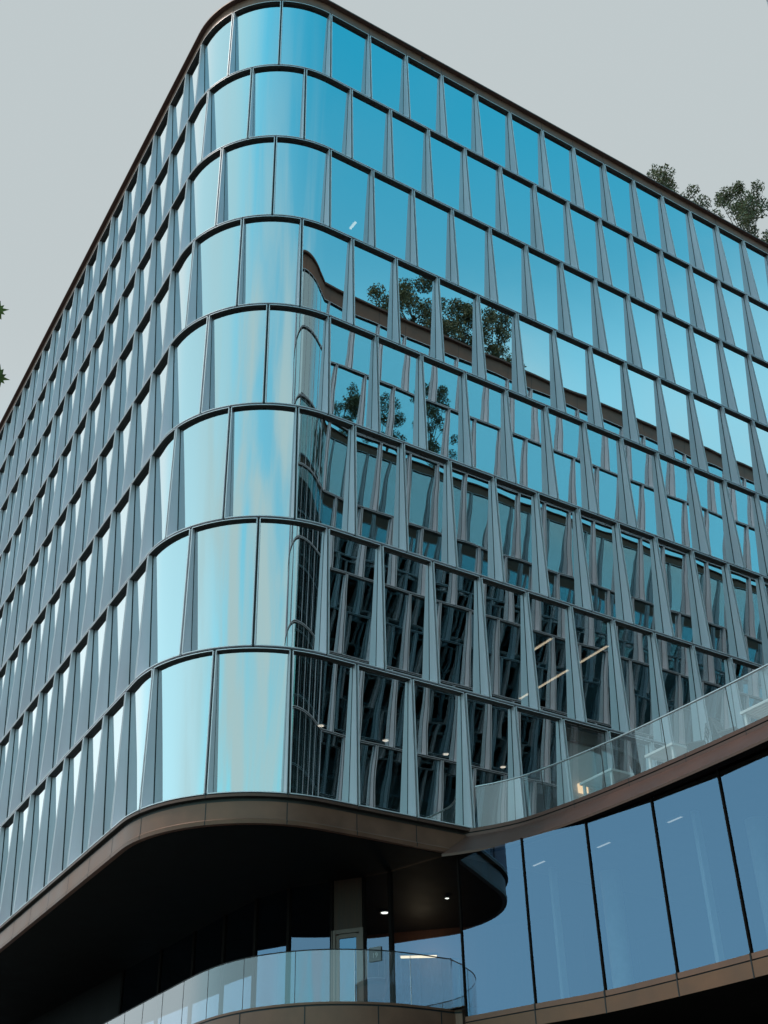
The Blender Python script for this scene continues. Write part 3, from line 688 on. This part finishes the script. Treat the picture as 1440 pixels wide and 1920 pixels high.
# street maple beside the camera; two of its leaves reach into the picture
def cam_point(px, py, dist):
    return CAM + (FWD + RIGHT * ((px - 720) / FPX) - UP * ((py - 960) / FPX)) * dist
MAPLE = [(0, 1.0), (.10, .62), (.28, .72), (.24, .52), (.55, .50), (.47, .36), (.82, .22), (.50, .08), (.58, -.10), (.30, -.08), (.12, -.22), (.03, -.25)]
MAPLE = MAPLE + [(-x, y) for x, y in reversed(MAPLE[1:])]
def maple_leaf(mb, p, ax, up_, s_, bend=.15):
    n = ax.cross(up_).normalized(); c_ = Vector(p)
    pts = [c_ + ax * (x * s_) + up_ * (y * s_) + n * (bend * s_ * (abs(x) ** 2 + .3 * y * y)) for x, y in MAPLE]
    i = len(mb.v); mi = mb.slot('maple'); mb.v.append(tuple(c_)); mb.v.extend(tuple(q_) for q_ in pts); k = len(pts)
    for j in range(k): mb.f.append((i, i + 1 + j, i + 1 + (j + 1) % k)); mb.mi.append(mi); mb.sm.append(False)
mtree = thing('maple_tree', 'street maple whose two green lobed leaves poke in at the left edge', 'tree', (-15.2, -19.5, 0))
rnd = random.Random(4); mt_, mc = MB(), MB(); base = Vector((-15.2, -19.5, 0)); top = base + Vector((.2, .3, 4.2))
mt_.bar(base, top, .16, 'bark', .10, 10)
for px_, py_, dx, dy, s_ in ((-15, 582, 1.0, -.05, .105), (-13, 706, 1.0, .2, .105)):
    p = cam_point(px_, py_, 7.2); a = (RIGHT * dx - UP * dy).normalized(); b = (UP * dx + RIGHT * dy).normalized()
    maple_leaf(mc, p, b, a, s_)
    q_ = cam_point(px_ - 160, py_ - 60, 7.6); mt_.bar(p - a * s_ * .25, q_, .003, 'bark', .01, 5); mt_.bar(q_, top, .012, 'bark', .03, 5)
for i in range(1500):
    v = Vector((rnd.gauss(0, 1), rnd.gauss(0, 1), rnd.gauss(0, 1))).normalized() * (rnd.random() ** .4)
    p = base + Vector((.1, .1, 6.2)) + Vector((v[0] * 1.9, v[1] * 1.9, v[2] * 2.4))
    t = project(p)
    if t and t[0] > -45 and -100 < t[1] < 2000: continue
    a = Vector((rnd.gauss(0, 1), rnd.gauss(0, 1), rnd.gauss(0, .5))).normalized(); b = a.cross(Vector((rnd.gauss(0, 1), rnd.gauss(0, 1), rnd.gauss(0, 1)))).normalized()
    maple_leaf(mc, p, b, a, rnd.uniform(.06, .1))
for i in range(9):
    an = i * .7; mt_.bar(base + Vector((.1, .15, 2.6 + .18 * i)), base + Vector((-.3 + math.cos(an) * 1.2, .1 + math.sin(an) * 1.2, 5.5 + .2 * i)), .04, 'bark', .012, 6)
mt_.build('trunk', mtree); mc.build('crown', mtree)

# ---------------------------------------------------------------- ground
mb = MB(); mb.quad([(-1500, -1500, 0), (1500, -1500, 0), (1500, 1500, 0), (-1500, 1500, 0)], 'asphalt'); tag_structure(mb.build('ground'))
mb = MB(); mb.box((25, 3, .07), 34, 26, .065, 'paving'); tag_structure(mb.build('pavement'))
# dark ground floor set back under tower and podium
mb = MB()
GP = [(9.5, 3.5), (6.6, 7.5), (6.6, 42), (40, 42), (40, 3.5)]
n_ = len(GP)
for i in range(n_): 
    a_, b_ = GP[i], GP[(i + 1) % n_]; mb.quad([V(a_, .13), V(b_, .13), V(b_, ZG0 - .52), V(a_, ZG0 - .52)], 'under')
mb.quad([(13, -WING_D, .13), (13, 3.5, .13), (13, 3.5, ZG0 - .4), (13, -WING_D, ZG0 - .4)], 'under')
mb.build('ground_floor_wall', tower)
